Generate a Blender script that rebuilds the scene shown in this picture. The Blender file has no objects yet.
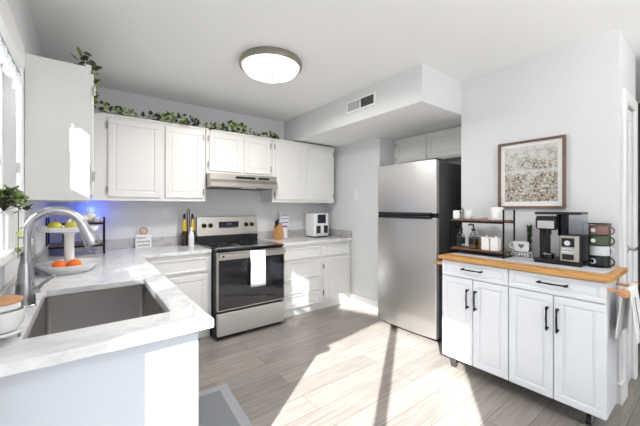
import bpy, bmesh, math, random
from mathutils import Vector, Matrix, noise
random.seed(7)
scn = bpy.context.scene
COL = scn.collection
PI = math.pi

# ---------------------------------------------------------------- camera
EYE = 1.33
cam_d = bpy.data.cameras.new('camera'); cam = bpy.data.objects.new('camera', cam_d); COL.objects.link(cam)
cam.location = (0, 0, EYE)
cam.rotation_euler = (PI / 2, 0, math.radians(52.7 - 90))
cam_d.sensor_width = 36; cam_d.lens = 308 / 640 * 36
cam_d.shift_y = -6 / 640
cam_d.clip_start = 0.02
scn.camera = cam

# ---------------------------------------------------------------- world, sun, exposure
scn.view_settings.view_transform = 'Standard'
scn.view_settings.look = 'None'
scn.view_settings.gamma = 1
scn.view_settings.use_curve_mapping = False
scn.view_settings.exposure = 0.5
w = bpy.data.worlds.new('sky'); scn.world = w; w.use_nodes = True
bg = w.node_tree.nodes['Background']
bg.inputs[0].default_value = (0.88, 0.94, 1.0, 1); bg.inputs[1].default_value = 1.5

sun_dir = Vector((1, 0.73, -0.62)).normalized()
sd = bpy.data.lights.new('sun', 'SUN'); sd.energy = 19; sd.angle = math.radians(0.55); sd.color = (1, 0.98, 0.955)
so = bpy.data.objects.new('sun', sd); COL.objects.link(so)
so.rotation_euler = sun_dir.to_track_quat('-Z', 'Y').to_euler()

def area(name, loc, direction, sx, sy, energy, color):
    d = bpy.data.lights.new(name, 'AREA'); d.shape = 'RECTANGLE'; d.size = sx; d.size_y = sy
    d.energy = energy; d.color = color
    o = bpy.data.objects.new(name, d); COL.objects.link(o); o.location = loc
    o.rotation_euler = Vector(direction).to_track_quat('-Z', 'Y').to_euler()
    return o
def portal(*a):
    o = area(*a); o.data.cycles.is_portal = True; return o
# daylight entering through the glazed openings of the room (sky seen from inside)
portal('daylight_patio_door', (-0.47, 0.14, 1.03), (1, 0.0, 0), 1.5, 2.0, 12, (0.86, 0.93, 1))
portal('daylight_kitchen_window', (-0.47, 1.62, 1.55), (1, 0, 0), 0.75, 0.7, 5, (0.86, 0.93, 1))
portal('daylight_rear_window', (1.6, -3.55, 1.35), (0, 1, 0), 3.6, 2.0, 26, (0.92, 0.96, 1))
# added uplights without fixtures behind the camera, lifting the room's brightness
area('added_uplight', (0.9, -1.2, 1.75), (0, 0, 1), 0.5, 0.5, 32, (1, 0.99, 0.98))
area('added_uplight', (2.3, -1.2, 1.75), (0, 0, 1), 0.5, 0.5, 27, (1, 0.99, 0.98))

# ---------------------------------------------------------------- materials
MATS = {}
def nt(name):
    m = bpy.data.materials.new(name); m.use_nodes = True
    return m, m.node_tree.nodes, m.node_tree.links, m.node_tree.nodes['Principled BSDF']
def mat(name, col, rough=0.5, metal=0.0, var=0.03, scale=30, bump=0.0, coat=0.0, emis=None, es=0, trans=0.0, ior=1.45, stretch=(1,1,1), alpha=1):
    if name in MATS: return MATS[name]
    m, N, L, B = nt(name)
    tc = N.new('ShaderNodeTexCoord'); mp = N.new('ShaderNodeMapping'); mp.inputs['Scale'].default_value = stretch
    L.new(tc.outputs['Object'], mp.inputs[0])
    no = N.new('ShaderNodeTexNoise'); no.inputs['Scale'].default_value = scale; no.inputs['Detail'].default_value = 4
    L.new(mp.outputs[0], no.inputs['Vector'])
    r = N.new('ShaderNodeValToRGB')
    a = [max(0, c * (1 - var)) for c in col]; b = [min(1, c * (1 + var)) for c in col]
    r.color_ramp.elements[0].color = (*a, 1); r.color_ramp.elements[1].color = (*b, 1)
    r.color_ramp.elements[0].position = .3; r.color_ramp.elements[1].position = .7
    L.new(no.outputs[0], r.inputs[0]); L.new(r.outputs[0], B.inputs['Base Color'])
    B.inputs['Roughness'].default_value = rough; B.inputs['Metallic'].default_value = metal
    B.inputs['Coat Weight'].default_value = coat; B.inputs['IOR'].default_value = ior
    B.inputs['Transmission Weight'].default_value = trans
    if bump:
        bn = N.new('ShaderNodeBump'); bn.inputs['Strength'].default_value = bump; bn.inputs['Distance'].default_value = 0.002
        L.new(no.outputs[0], bn.inputs['Height']); L.new(bn.outputs[0], B.inputs['Normal'])
    if emis:
        B.inputs['Emission Color'].default_value = (*emis, 1); B.inputs['Emission Strength'].default_value = es
    MATS[name] = m
    return m
M_wall = mat('wall_paint', (0.695, 0.70, 0.71), 0.6, var=.01, scale=60, bump=.08)
M_ceil = mat('ceiling_paint', (0.87, 0.88, 0.885), 0.7, var=.01, scale=120, bump=.25)
M_trim = mat('trim_paint', (0.80, 0.80, 0.79), 0.35, var=.01)
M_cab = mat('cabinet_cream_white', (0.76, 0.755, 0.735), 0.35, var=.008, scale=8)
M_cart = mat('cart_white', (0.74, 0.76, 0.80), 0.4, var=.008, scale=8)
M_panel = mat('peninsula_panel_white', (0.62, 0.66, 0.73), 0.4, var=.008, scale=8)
M_black = mat('black_metal', (0.012, 0.012, 0.014), 0.35, 0.6)
M_blackp = mat('black_plastic', (0.008, 0.008, 0.009), 0.38)
M_rubber = mat('rubber', (0.02, 0.02, 0.02), 0.7)
M_glossblack = mat('black_glass', (0.008, 0.009, 0.012), 0.06, coat=.5)
M_darkgrey = mat('fridge_side_grey', (0.075, 0.078, 0.083), 0.45, 0.2, bump=.2, scale=200)
M_steel = mat('stainless', (0.68, 0.668, 0.655), 0.36, 1.0, var=.04, scale=6, bump=.03, stretch=(1, 1, 90))
M_steelh = mat('stainless_brushed_flat', (0.50, 0.47, 0.43), 0.33, 1.0, var=.04, scale=6, stretch=(1, 90, 90))
M_nickel = mat('brushed_nickel', (0.50, 0.50, 0.52), 0.27, 1.0, var=.03)
M_lampm = mat('lamp_ring_nickel', (0.36, 0.33, 0.29), 0.4, 0.9, var=.03)
M_chrome = mat('chrome', (0.75, 0.75, 0.76), 0.12, 1.0, var=.01)
M_sink = mat('sink_steel', (0.50, 0.475, 0.455), 0.26, 1.0, var=.06, scale=5, stretch=(1, 40, 1))
M_wood = mat('dark_shelf_wood', (0.20, 0.095, 0.045), 0.5, var=.35, scale=6, stretch=(12, 1, 12))
M_frame = mat('walnut_frame', (0.17, 0.105, 0.075), 0.5, var=.2, scale=8, stretch=(1, 1, 8))
M_butcher = mat('butcher_block', (0.56, 0.29, 0.09), 0.35, var=.18, scale=5, stretch=(14, 1, 14))
M_peg = mat('towel_bar_wood', (0.60, 0.30, 0.15), 0.4, var=.12, scale=14)
M_kblock = mat('knife_block_wood', (0.55, 0.29, 0.12), 0.45, var=.15, scale=10, stretch=(8, 8, 1))
M_white = mat('white_ceramic', (0.82, 0.82, 0.81), 0.22, var=.01)
M_wplast = mat('white_plastic', (0.80, 0.80, 0.79), 0.3, var=.01)
M_cloth = mat('white_cloth', (0.80, 0.80, 0.80), 0.9, var=.04, scale=120, bump=.4)
M_greycloth = mat('grey_cloth', (0.52, 0.53, 0.57), 0.9, var=.08, scale=160, bump=.5)
M_mat1 = mat('mat_border', (0.30, 0.31, 0.33), 0.95, var=.12, scale=260, bump=.6)
M_mat2 = mat('mat_center', (0.19, 0.20, 0.22), 0.95, var=.12, scale=260, bump=.6)
M_leaf = mat('leaf_dark', (0.03, 0.05, 0.022), 0.55, var=.5, scale=12)
M_leaf2 = mat('leaf_light', (0.26, 0.36, 0.10), 0.55, var=.4, scale=12)
M_stem = mat('stem', (0.12, 0.10, 0.05), 0.7)
M_berry = mat('cream_berry', (0.75, 0.74, 0.60), 0.5)
M_orange = mat('orange_peel', (0.85, 0.16, 0.015), 0.4, bump=.4, scale=80)
M_pear = mat('yellow_green_peel', (0.62, 0.56, 0.07), 0.4, var=.12, scale=12)
M_oil = mat('golden_oil', (0.60, 0.40, 0.03), 0.1, var=.1, coat=.6)
M_dkoil = mat('dark_vinegar', (0.05, 0.03, 0.01), 0.1, var=.1, coat=.6)
M_pink = mat('mug_dusty_pink', (0.20, 0.105, 0.092), 0.35)
M_green = mat('mug_sage_green', (0.06, 0.085, 0.045), 0.35)
M_mugw = mat('mug_pale_grey', (0.62, 0.64, 0.68), 0.35)
M_mugb = mat('mug_black', (0.015, 0.018, 0.02), 0.3)
M_letter = mat('letter_dark', (0.03, 0.03, 0.035), 0.6)
M_grey = mat('grey_print', (0.16, 0.16, 0.17), 0.7)
M_purple = mat('print_violet', (0.22, 0.20, 0.42), 0.7)
M_paper = mat('paper', (0.72, 0.70, 0.76), 0.8, var=.03)
M_vent = mat('vent_white', (0.86, 0.86, 0.85), 0.5)
M_vent2 = mat('vent_louvre_grey', (0.55, 0.55, 0.54), 0.5)
M_dark = mat('dark_void', (0.02, 0.02, 0.022), 0.9)
M_hall = mat('unlit_hall_dark', (0.045, 0.043, 0.040), 0.8)  # the unlit hall's darkness is put into its wall colour
M_ext = mat('exterior_ground', (0.30, 0.30, 0.29), 0.9)
M_blue = mat('blue_led', (0.02, 0.03, 0.5), 0.4, emis=(0.03, 0.08, 1.0), es=5)
M_lampg = mat('lamp_glass', (0.9, 0.88, 0.85), 0.4, emis=(1.0, 0.93, 0.84), es=3)
M_display = mat('display', (0.008, 0.010, 0.016), 0.25, emis=(0.05, 0.12, 0.4), es=0.012)
M_hinge = mat('hinge_steel', (0.38, 0.37, 0.36), 0.4, 0.8)

def glass_mat(name, tint=(1, 1, 1), gloss=0.08, rough=0.02):
    m, N, L, B = nt(name); N.remove(B)
    out = N['Material Output']; t = N.new('ShaderNodeBsdfTransparent'); t.inputs[0].default_value = (*tint, 1)
    g = N.new('ShaderNodeBsdfGlossy'); g.inputs['Roughness'].default_value = rough
    fr = N.new('ShaderNodeLayerWeight'); fr.inputs[0].default_value = 0.12
    mm = N.new('ShaderNodeMath'); mm.operation = 'MULTIPLY_ADD'; L.new(fr.outputs['Facing'], mm.inputs[0]); mm.inputs[1].default_value = .5; mm.inputs[2].default_value = .03
    mx = N.new('ShaderNodeMixShader'); L.new(mm.outputs[0], mx.inputs[0]); L.new(t.outputs[0], mx.inputs[1]); L.new(g.outputs[0], mx.inputs[2])
    L.new(mx.outputs[0], out.inputs[0]); return m
M_pane = glass_mat('window_glass', (0.96, 0.98, 0.98))
M_smoke = glass_mat('grey_clear_plastic', (0.80, 0.82, 0.87))
M_clear = glass_mat('clear_glass', (0.86, 0.89, 0.91))

M_screen = glass_mat('insect_screen_mesh', (0.42, 0.43, 0.45))
def sheer_mat():
    m, N, L, B = nt('lace_sheer'); out = N['Material Output']
    B.inputs['Base Color'].default_value = (.85, .86, .88, 1); B.inputs['Roughness'].default_value = .9
    t = N.new('ShaderNodeBsdfTransparent'); tl = N.new('ShaderNodeBsdfTranslucent'); tl.inputs[0].default_value = (.85, .87, .9, 1)
    m1 = N.new('ShaderNodeMixShader'); m1.inputs[0].default_value = .5; L.new(B.outputs[0], m1.inputs[1]); L.new(tl.outputs[0], m1.inputs[2])
    tc = N.new('ShaderNodeTexCoord'); v = N.new('ShaderNodeTexVoronoi'); v.inputs['Scale'].default_value = 70; L.new(tc.outputs['Object'], v.inputs['Vector'])
    r = N.new('ShaderNodeValToRGB'); r.color_ramp.elements[0].position = .25; r.color_ramp.elements[1].position = .4; r.color_ramp.elements[0].color = (.25, .25, .25, 1); r.color_ramp.elements[1].color = (.85, .85, .85, 1)
    L.new(v.outputs['Distance'], r.inputs[0])
    m2 = N.new('ShaderNodeMixShader'); L.new(r.outputs[0], m2.inputs[0]); L.new(t.outputs[0], m2.inputs[1]); L.new(m1.outputs[0], m2.inputs[2]); L.new(m2.outputs[0], out.inputs[0])
    return m
M_lace = sheer_mat()

def quartz_mat(name, base, vein, amt, rough=0.14):
    m, N, L, B = nt(name)
    tc = N.new('ShaderNodeTexCoord')
    n1 = N.new('ShaderNodeTexNoise'); n1.inputs['Scale'].default_value = 2.2; n1.inputs['Detail'].default_value = 8; n1.inputs['Distortion'].default_value = 1.6
    L.new(tc.outputs['Object'], n1.inputs['Vector'])
    r = N.new('ShaderNodeValToRGB'); e = r.color_ramp.elements
    e[0].position = .46; e[0].color = (*base, 1); e[1].position = .54; e[1].color = (*base, 1)
    x = e.new(.5); x.color = (*[b * (1 - amt) + v * amt for b, v in zip(base, vein)], 1)
    L.new(n1.outputs[0], r.inputs[0])
    n2 = N.new('ShaderNodeTexNoise'); n2.inputs['Scale'].default_value = 45; n2.inputs['Detail'].default_value = 3; L.new(tc.outputs['Object'], n2.inputs['Vector'])
    r2 = N.new('ShaderNodeValToRGB'); r2.color_ramp.elements[0].position = .3; r2.color_ramp.elements[0].color = (.93, .93, .93, 1); r2.color_ramp.elements[1].position = .6
    L.new(n2.outputs[0], r2.inputs[0])
    mx = N.new('ShaderNodeMix'); mx.data_type = 'RGBA'; mx.blend_type = 'MULTIPLY'; mx.inputs[0].default_value = 1
    L.new(r.outputs[0], mx.inputs[6]); L.new(r2.outputs[0], mx.inputs[7]); L.new(mx.outputs[2], B.inputs['Base Color'])
    B.inputs['Roughness'].default_value = rough
    return m
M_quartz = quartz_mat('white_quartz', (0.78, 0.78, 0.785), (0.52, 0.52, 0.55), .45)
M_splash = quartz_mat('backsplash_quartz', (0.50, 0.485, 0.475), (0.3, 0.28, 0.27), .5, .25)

def floor_mat():
    m, N, L, B = nt('vinyl_planks')
    tc = N.new('ShaderNodeTexCoord')
    br = N.new('ShaderNodeTexBrick'); br.offset = .37; br.inputs['Scale'].default_value = 1
    br.inputs['Brick Width'].default_value = 1.22; br.inputs['Row Height'].default_value = .18
    br.inputs['Mortar Size'].default_value = .0016; br.inputs['Mortar Smooth'].default_value = .2; br.inputs['Bias'].default_value = 0
    br.inputs['Color1'].default_value = (0, 0, 0, 1); br.inputs['Color2'].default_value = (1, 1, 1, 1); br.inputs['Mortar'].default_value = (.5, .5, .5, 1)
    L.new(tc.outputs['Object'], br.inputs['Vector'])
    mp = N.new('ShaderNodeMapping'); mp.inputs['Scale'].default_value = (1.6, 22, 1)
    # shift grain per plank
    ad = N.new('ShaderNodeVectorMath'); ad.operation = 'MULTIPLY_ADD'; L.new(br.outputs['Color'], ad.inputs[0]); ad.inputs[1].default_value = (7, 3, 0); L.new(tc.outputs['Object'], ad.inputs[2])
    L.new(ad.outputs[0], mp.inputs[0])
    no = N.new('ShaderNodeTexNoise'); no.inputs['Scale'].default_value = 1.8; no.inputs['Detail'].default_value = 7; no.inputs['Roughness'].default_value = .62; no.inputs['Distortion'].default_value = .5
    L.new(mp.outputs[0], no.inputs['Vector'])
    r = N.new('ShaderNodeValToRGB'); e = r.color_ramp.elements
    e[0].position = .28; e[0].color = (.195, .163, .143, 1); e[1].position = .75; e[1].color = (.322, .285, .258, 1)
    x = e.new(.5); x.color = (.262, .232, .211, 1)
    L.new(no.outputs[0], r.inputs[0])
    hs = N.new('ShaderNodeMapRange'); hs.inputs[3].default_value = .85; hs.inputs[4].default_value = 1.12; L.new(br.outputs['Color'], hs.inputs[0])
    mu = N.new('ShaderNodeVectorMath'); mu.operation = 'SCALE'; L.new(r.outputs[0], mu.inputs[0]); L.new(hs.outputs[0], mu.inputs['Scale'])
    mx = N.new('ShaderNodeMix'); mx.data_type = 'RGBA'; L.new(br.outputs['Fac'], mx.inputs[0]); L.new(mu.outputs[0], mx.inputs[6]); mx.inputs[7].default_value = (.07, .058, .05, 1)
    L.new(mx.outputs[2], B.inputs['Base Color'])
    B.inputs['Roughness'].default_value = .38
    bn = N.new('ShaderNodeBump'); bn.inputs['Strength'].default_value = .15; bn.inputs['Distance'].default_value = .002; L.new(no.outputs[0], bn.inputs['Height']); L.new(bn.outputs[0], B.inputs['Normal'])
    return m
M_floor = floor_mat()

# ---------------------------------------------------------------- mesh builder
class MB:
    def __init__(s): s.v = []; s.f = []; s.mi = []; s.cur = 0
    def add(s, vs, fs, M=None):
        o = len(s.v)
        for p in vs:
            p = Vector(p)
            s.v.append(M @ p if M else p)
        for f in fs: s.f.append([i + o for i in f]); s.mi.append(s.cur)
        return s
    def box(s, x0, x1, y0, y1, z0, z1, M=None):
        vs = [(x0,y0,z0),(x1,y0,z0),(x1,y1,z0),(x0,y1,z0),(x0,y0,z1),(x1,y0,z1),(x1,y1,z1),(x0,y1,z1)]
        return s.add(vs, [(0,3,2,1),(4,5,6,7),(0,1,5,4),(1,2,6,5),(2,3,7,6),(3,0,4,7)], M)
    def cyl(s, a, b, r, r2=None, n=20):
        r2 = r if r2 is None else r2
        a = Vector(a); b = Vector(b); d = (b - a); q = d.to_track_quat('Z', 'Y').to_matrix().to_4x4(); q.translation = a; l = d.length
        vs = [(r*math.cos(2*PI*i/n), r*math.sin(2*PI*i/n), 0) for i in range(n)] + [(r2*math.cos(2*PI*i/n), r2*math.sin(2*PI*i/n), l) for i in range(n)]
        fs = [(i, (i+1)%n, n+(i+1)%n, n+i) for i in range(n)] + [tuple(range(n-1,-1,-1)), tuple(range(n, 2*n))]
        return s.add(vs, fs, q)
    def lathe(s, prof, c=(0,0,0), n=28, M=None):
        # prof: (r,z) list
        c = Vector(c); vs = []; fs = []
        for r, z in prof:
            for i in range(n):
                a = 2*PI*i/n; vs.append((c.x + max(r,1e-4)*math.cos(a), c.y + max(r,1e-4)*math.sin(a), c.z + z))
        for k in range(len(prof)-1):
            for i in range(n):
                j = (i+1) % n; fs.append((k*n+i, k*n+j, (k+1)*n+j, (k+1)*n+i))
        if prof[0] != prof[-1]:
            fs.append(tuple(range(n-1,-1,-1))); m = (len(prof)-1)*n; fs.append(tuple(range(m, m+n)))
        return s.add(vs, fs, M)
    def tube(s, pts, r, n=10, closed=False, M=None):
        pts = [Vector(p) for p in pts]; m = len(pts); vs = []; fs = []
        rs = r if isinstance(r, (list, tuple)) else [r]*m
        up = None
        for k in range(m):
            if closed: d = pts[(k+1)%m] - pts[k-1]
            else: d = pts[min(k+1,m-1)] - pts[max(k-1,0)]
            d.normalize()
            if up is None:
                up = d.orthogonal().normalized()
            up = (up - d*up.dot(d)).normalized(); sd_ = d.cross(up)
            for i in range(n):
                a = 2*PI*i/n; vs.append(pts[k] + (up*math.cos(a) + sd_*math.sin(a))*rs[k])
        kk = m if closed else m-1
        for k in range(kk):
            for i in range(n):
                j = (i+1)%n; k2 = (k+1)%m; fs.append((k*n+i, k*n+j, k2*n+j, k2*n+i))
        if not closed:
            fs.append(tuple(range(n-1,-1,-1))); fs.append(tuple(range((m-1)*n, m*n)))
        return s.add(vs, fs, M)
    def prism(s, poly, axis, a, b, M=None):
        # poly in the two remaining axes order: axis x->(y,z), y->(x,z), z->(x,y)
        def P(p, t):
            return {'x': (t, p[0], p[1]), 'y': (p[0], t, p[1]), 'z': (p[0], p[1], t)}[axis]
        n = len(poly)
        vs = [P(p, a) for p in poly] + [P(p, b) for p in poly]
        fs = [(i, (i+1)%n, n+(i+1)%n, n+i) for i in range(n)] + [tuple(range(n-1,-1,-1)), tuple(range(n, 2*n))]
        return s.add(vs, fs, M)
    def ball(s, c, r, n=16, sz=1.0, lumps=0):
        prof = []; m = n//2
        for k in range(m+1):
            a = -PI/2 + PI*k/m; prof.append((r*math.cos(a), r*sz*math.sin(a)))
        return s.lathe(prof, c, n)
    def frame(s, x0, x1, z0, z1, wd, y0, y1, axis='y'):
        for (a, b, c, d) in ((x0, x1, z0, z0+wd), (x0, x1, z1-wd, z1), (x0, x0+wd, z0+wd, z1-wd), (x1-wd, x1, z0+wd, z1-wd)):
            if axis == 'y': s.box(a, b, y0, y1, c, d)
            elif axis == 'x': s.box(y0, y1, a, b, c, d)
            else: s.box(a, b, c, d, y0, y1)
        return s
def obj(name, mb, m, parent=None, bevel=0, smooth=False, loc=None, seg=2):
    me = bpy.data.meshes.new(name); me.from_pydata([tuple(v) for v in mb.v], [], mb.f)
    bm = bmesh.new(); bm.from_mesh(me); bmesh.ops.recalc_face_normals(bm, faces=bm.faces); bm.to_mesh(me); bm.free()
    ms = m if isinstance(m, (list, tuple)) else [m]
    for x in ms: me.materials.append(x)
    if len(ms) > 1: me.polygons.foreach_set('material_index', mb.mi)
    if smooth:
        me.shade_smooth() if hasattr(me, 'shade_smooth') else None
        me.set_sharp_from_angle(angle=math.radians(40))
    me.update()
    o = bpy.data.objects.new(name, me); COL.objects.link(o)
    if parent: o.parent = parent
    if loc: o.location = loc
    if bevel:
        b = o.modifiers.new('bevel', 'BEVEL'); b.width = bevel; b.segments = seg; b.limit_method = 'ANGLE'; b.angle_limit = math.radians(40)
    return o
def thing(name, label, cat, loc=(0,0,0), rz=0, group=None):
    o = bpy.data.objects.new(name, None); COL.objects.link(o); o.location = loc; o.rotation_euler = (0,0,rz); o.empty_display_size = .05
    o['label'] = label; o['category'] = cat
    if group: o['group'] = group
    return o
def tag(o, label, cat, group=None):
    o['label'] = label; o['category'] = cat
    if group: o['group'] = group
    return o
def struct(name, mb, m, parent=None, **k):
    o = obj(name, mb, m, parent, **k)
    if not parent: o['kind'] = 'structure'
    return o

# ---------------------------------------------------------------- room shell
CEIL = 2.53; XL = -0.27; YB = 3.78; XS = 2.97
struct('floor', MB().box(XL-.15, 5.2, -3.45, 3.95, -0.1, 0), M_floor)
struct('ceiling', MB().box(XL-.15, 5.2, -3.45, 3.95, CEIL, CEIL+.1), M_ceil)
struct('wall_back', MB().box(XL-.15, 3.6, YB, YB+.15, 0, CEIL), M_wall)
# left wall with patio door opening and kitchen window opening
wl = MB(); a, b = XL-.15, XL
PD0, PD1, PDH = -0.86, 0.98, 2.165; KW0, KW1, KWZ0, KWZ1 = 1.22, 2.215, 1.17, 2.07
wl.box(a, b, -3.45, PD0, 0, CEIL).box(a, b, PD0, PD1, PDH, CEIL).box(a, b, PD1, KW0, 0, CEIL)
wl.box(a, b, KW0, KW1, 0, KWZ0).box(a, b, KW0, KW1, KWZ1, CEIL).box(a, b, KW1, YB, 0, CEIL)
struct('wall_left', wl, M_wall)
# side wall and fridge alcove
struct('wall_right', MB().box(XS, XS+.13, 2.65, YB, 0, CEIL).box(XS+.13, 3.6, 2.65, 2.78, 0, CEIL).box(3.5, 3.6, 1.53, 2.65, 0, CEIL), M_wall)
# closet block carrying the art; its front end faces the camera side
XC = 2.87; YC = 0.43
wc = MB(); wc.box(XC, XC+.12, YC+.12, 1.53, 0, CEIL).box(XC+.12, 3.5, 1.41, 1.53, 0, CEIL)
wc.box(XC, 3.03, YC, YC+.12, 0, CEIL).box(3.03, 3.37, YC, YC+.12, 2.08, CEIL).box(3.37, 3.46, YC, YC+.12, 0, CEIL).box(3.46, 3.5, YC, 1.53, 0, CEIL).box(3.5, 3.6, 1.41, 1.53, 0, CEIL)
struct('wall_closet', wc, M_wall)
struct('wall_hall', MB().box(3.6, 5.2, 1.5, 1.62, 0, CEIL).box(3.501, 3.52, YC+.002, 1.409, 0, CEIL).box(5.1, 5.2, -3.45, 1.5, 0, CEIL), M_hall)
wr = MB(); wr.box(XL-.15, 5.2, -3.6, -3.45, 0, .35).box(XL-.15, 5.2, -3.6, -3.45, 2.35, CEIL).box(XL-.15, -.2, -3.6, -3.45, .35, 2.35).box(3.4, 5.2, -3.6, -3.45, .35, 2.35)
struct('wall_rear', wr, M_wall)
struct('window_2', MB().frame(-.2, 3.4, .35, 2.35, .07, -3.58, -3.48), M_trim)
# soffit (duct chase)
SX, SY, SZ = 2.236, 1.53, 2.22
so_ = struct('trim_1', MB().box(SX, XS, SY, YB, SZ, CEIL).box(XS, 3.5, SY, 2.65, SZ, CEIL), M_wall)
# underside reads like the ceiling
struct('trim_2', MB().box(SX+.002, XS-.002, SY+.002, 3.44, SZ-.004, SZ).box(XS, 3.24, SY+.002, 2.645, SZ-.004, SZ), M_ceil)
# baseboards
def bboard(name, mb): return struct(name, mb, M_trim, bevel=.004)
bboard('baseboard_right', MB().box(XS-.016, XS, 2.645, 3.2, 0, .13).box(XS-.016, 3.2, 2.634, 2.65, 0, .13))
bboard('baseboard_closet', MB().box(XC-.018, XC, YC, 1.52, 0, .14).box(XC-.018, 2.955, YC-.018, YC, 0, .14))
# closet door, casing
ca = MB().box(2.955, 3.035, YC-.02, YC, 0, 2.15).box(3.37, 3.45, YC-.02, YC, 0, 2.15).box(3.035, 3.37, YC-.02, YC, 2.07, 2.15)
struct('trim_3', ca, M_trim, bevel=.004)
dr = struct('door_1', MB().box(3.04, 3.365, YC+.012, YC+.05, .012, 2.065).frame(3.04, 3.365, .012, 2.065, .09, YC+.004, YC+.012), M_trim, bevel=.003)
lv = MB().cyl((3.09, YC+.006, 1.03), (3.09, YC-.012, 1.03), .032).cyl((3.09, YC-.012, 1.03), (3.09, YC-.05, 1.03), .011).tube([(3.09, YC-.05, 1.03), (3.13, YC-.055, 1.035), (3.19, YC-.05, 1.03)], [.011, .010, .009])
obj('door_handle', lv, M_nickel, dr, smooth=True)
for z in (.25, 1.85): obj('hinge', MB().cyl((3.037, YC-.006, z), (3.037, YC-.006, z+.09), .007).box(3.03, 3.05, YC-.004, YC+.003, z, z+.09), M_hinge, dr)

# kitchen window: casing, sash, glass, lace valance
cs = MB()
cs.box(XL-.13, XL+.006, KW1-.005, KW1+.07, KWZ0-.02, KWZ1+.09).box(XL-.13, XL+.02, KW0-.07, KW0+.02, KWZ0-.02, KWZ1+.09).box(XL-.13, XL+.02, KW0+.02, KW1-.005, KWZ1-.02, KWZ1+.09)
w1 = struct('window_1', cs, M_trim, bevel=.004)
obj('window_sill', MB().box(XL-.13, XL+.06, KW0-.06, KW1-.09, KWZ0-.03, KWZ0), M_trim, w1, bevel=.005)
obj('window_sash', MB().frame(KW0+.02, KW1-.006, KWZ0, KWZ1-.02, .035, XL-.10, XL-.06, 'x').box(XL-.10, XL-.06, KW0+.05, KW1-.05, 1.56, 1.60), M_trim, w1, bevel=.003)
obj('window_glass', MB().box(XL-.082, XL-.078, KW0+.06, KW1-.06, KWZ0+.04, KWZ1-.06), M_pane, w1)
# patio door
pdm = MB().frame(PD0, PD1, 0, PDH, .06, XL-.12, XL-.04, 'x').box(XL-.12, XL-.04, -.045, -.005, .06, PDH-.06)
d2 = struct('door_2', pdm, M_trim)
obj('door_glass', MB().box(XL-.082, XL-.078, PD0+.06, PD1-.06, .06, PDH-.06), M_pane, d2)
scr = MB()
scr.box(XL-.112, XL-.110, KW0+.05, KW1-.05, KWZ0+.03, 1.845)
obj('insect_screen', scr, M_screen, w1)
# lace valance
vp = []; vf = []; nx, nz = 60, 6
for i in range(nx+1):
    y = KW0+.03 + (KW1-KW0-.042)*i/nx
    for k in range(nz+1):
        t = k/nz; zz = KWZ1-.06 - (.085 + .02*math.sin(i*PI/5))*t
        vp.append((XL+.0 + .012*math.sin(i*.9)*(.4+.6*t), y, zz))
for i in range(nx):
    for k in range(nz): q = i*(nz+1)+k; vf.append((q, q+1, q+nz+2, q+nz+1))
va = thing('window_valance', 'white lace valance hanging across the top of the kitchen window', 'curtain', (0,0,0))
lo = obj('lace', MB().add(vp, vf), M_lace, va, smooth=True)
sm = lo.modifiers.new('solid', 'SOLIDIFY'); sm.thickness = .0015
obj('rod', MB().cyl((XL, KW0+.02, KWZ1-.06), (XL, KW1-.02, KWZ1-.06), .006), M_nickel, va)
# outside
struct('trim_4', MB().box(-30, XL-.15, -30, 30, -.25, -.12), M_ext)

# added out-of-view blocker, shaped to cast the slanted shadow edge on the floor
blocker_poly = [(-.62, 2.60), (-.40, 2.55), (-.09, 2.48), (.30, 2.42), (.30, 1.66), (.02, 1.94)]
struct('sun_blocker', MB().prism(blocker_poly, 'x', XL-1.01, XL-1.0), M_ext)
# ---------------------------------------------------------------- cabinet helpers (local: front faces -y at y=0)
def raised_door(x0, x1, z0, z1, y, th=.019, rail=.052, axis='y', sgn=-1, inner=True):
    """slab, raised frame and inner field. y is the back of the door; it grows towards sgn."""
    m = MB()
    def bx(a, b, c, d, t0, t1):
        lo_, hi_ = sorted((y+sgn*t0, y+sgn*t1))
        if axis == 'y': m.box(a, b, lo_, hi_, c, d)
        else: m.box(lo_, hi_, a, b, c, d)
    bx(x0+.001, x1-.001, z0+.001, z1-.001, 0, th*.6)
    for (a, b, c, d) in ((x0, x1, z0, z0+rail), (x0, x1, z1-rail, z1), (x0, x0+rail, z0+rail, z1-rail), (x1-rail, x1, z0+rail, z1-rail)):
        bx(a, b, c, d, th*.3, th)
    if inner: bx(x0+rail+.012, x1-rail-.012, z0+rail+.012, z1-rail-.012, th*.3, th*.85)
    return m
def hinges(par, x, zs, y):
    for z in zs: obj('hinge', MB().box(x-.006, x+.006, y-.024, y, z, z+.05).cyl((x, y-.024, z-.004), (x, y-.024, z+.054), .005, n=10), M_hinge, par)

YU = 3.46; UZ0, UZ1 = 1.39, 2.19
def upper(name, label, x0, x1, z0, doors, hinge_sides):
    t = thing(name, label, 'cabinet', ((x0+x1)/2, YU, z0), group='white wall cabinets')
    cx = (x0+x1)/2
    def L(m): 
        for v in m.v: v.x -= cx; v.y -= YU; v.z -= z0
        return m
    obj('body', L(MB().box(x0, x1, YU, YB-.002, z0, UZ1).box(x0-.0, x1, YU-.008, YU+.02, UZ1-.012, UZ1+.008)), M_cab, t, bevel=.002)
    for (a, b), hs in zip(doors, hinge_sides):
        d = obj('door', L(raised_door(a, b, z0+.035, UZ1-.035, YU)), M_cab, t, bevel=.004)
        xx = a-.008 if hs < 0 else b+.008
        for z in (z0+.075, UZ1-.13):
            obj('hinge', L(MB().box(xx-.006, xx+.006, YU-.016, YU, z, z+.055).cyl((xx, YU-.018, z-.004), (xx, YU-.018, z+.059), .0055, n=10)), M_hinge, d)
    return t
upper('wall_cabinet', 'wide two door white wall cabinet left of the range hood', -.02, 1.052, UZ0, [(.167,.601),(.647,1.018)], (-1, 1))
upper('wall_cabinet', 'short two door white wall cabinet directly above the range hood', 1.058, 1.872, 1.70, [(1.088,1.463),(1.498,1.842)], (-1, 1))
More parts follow.
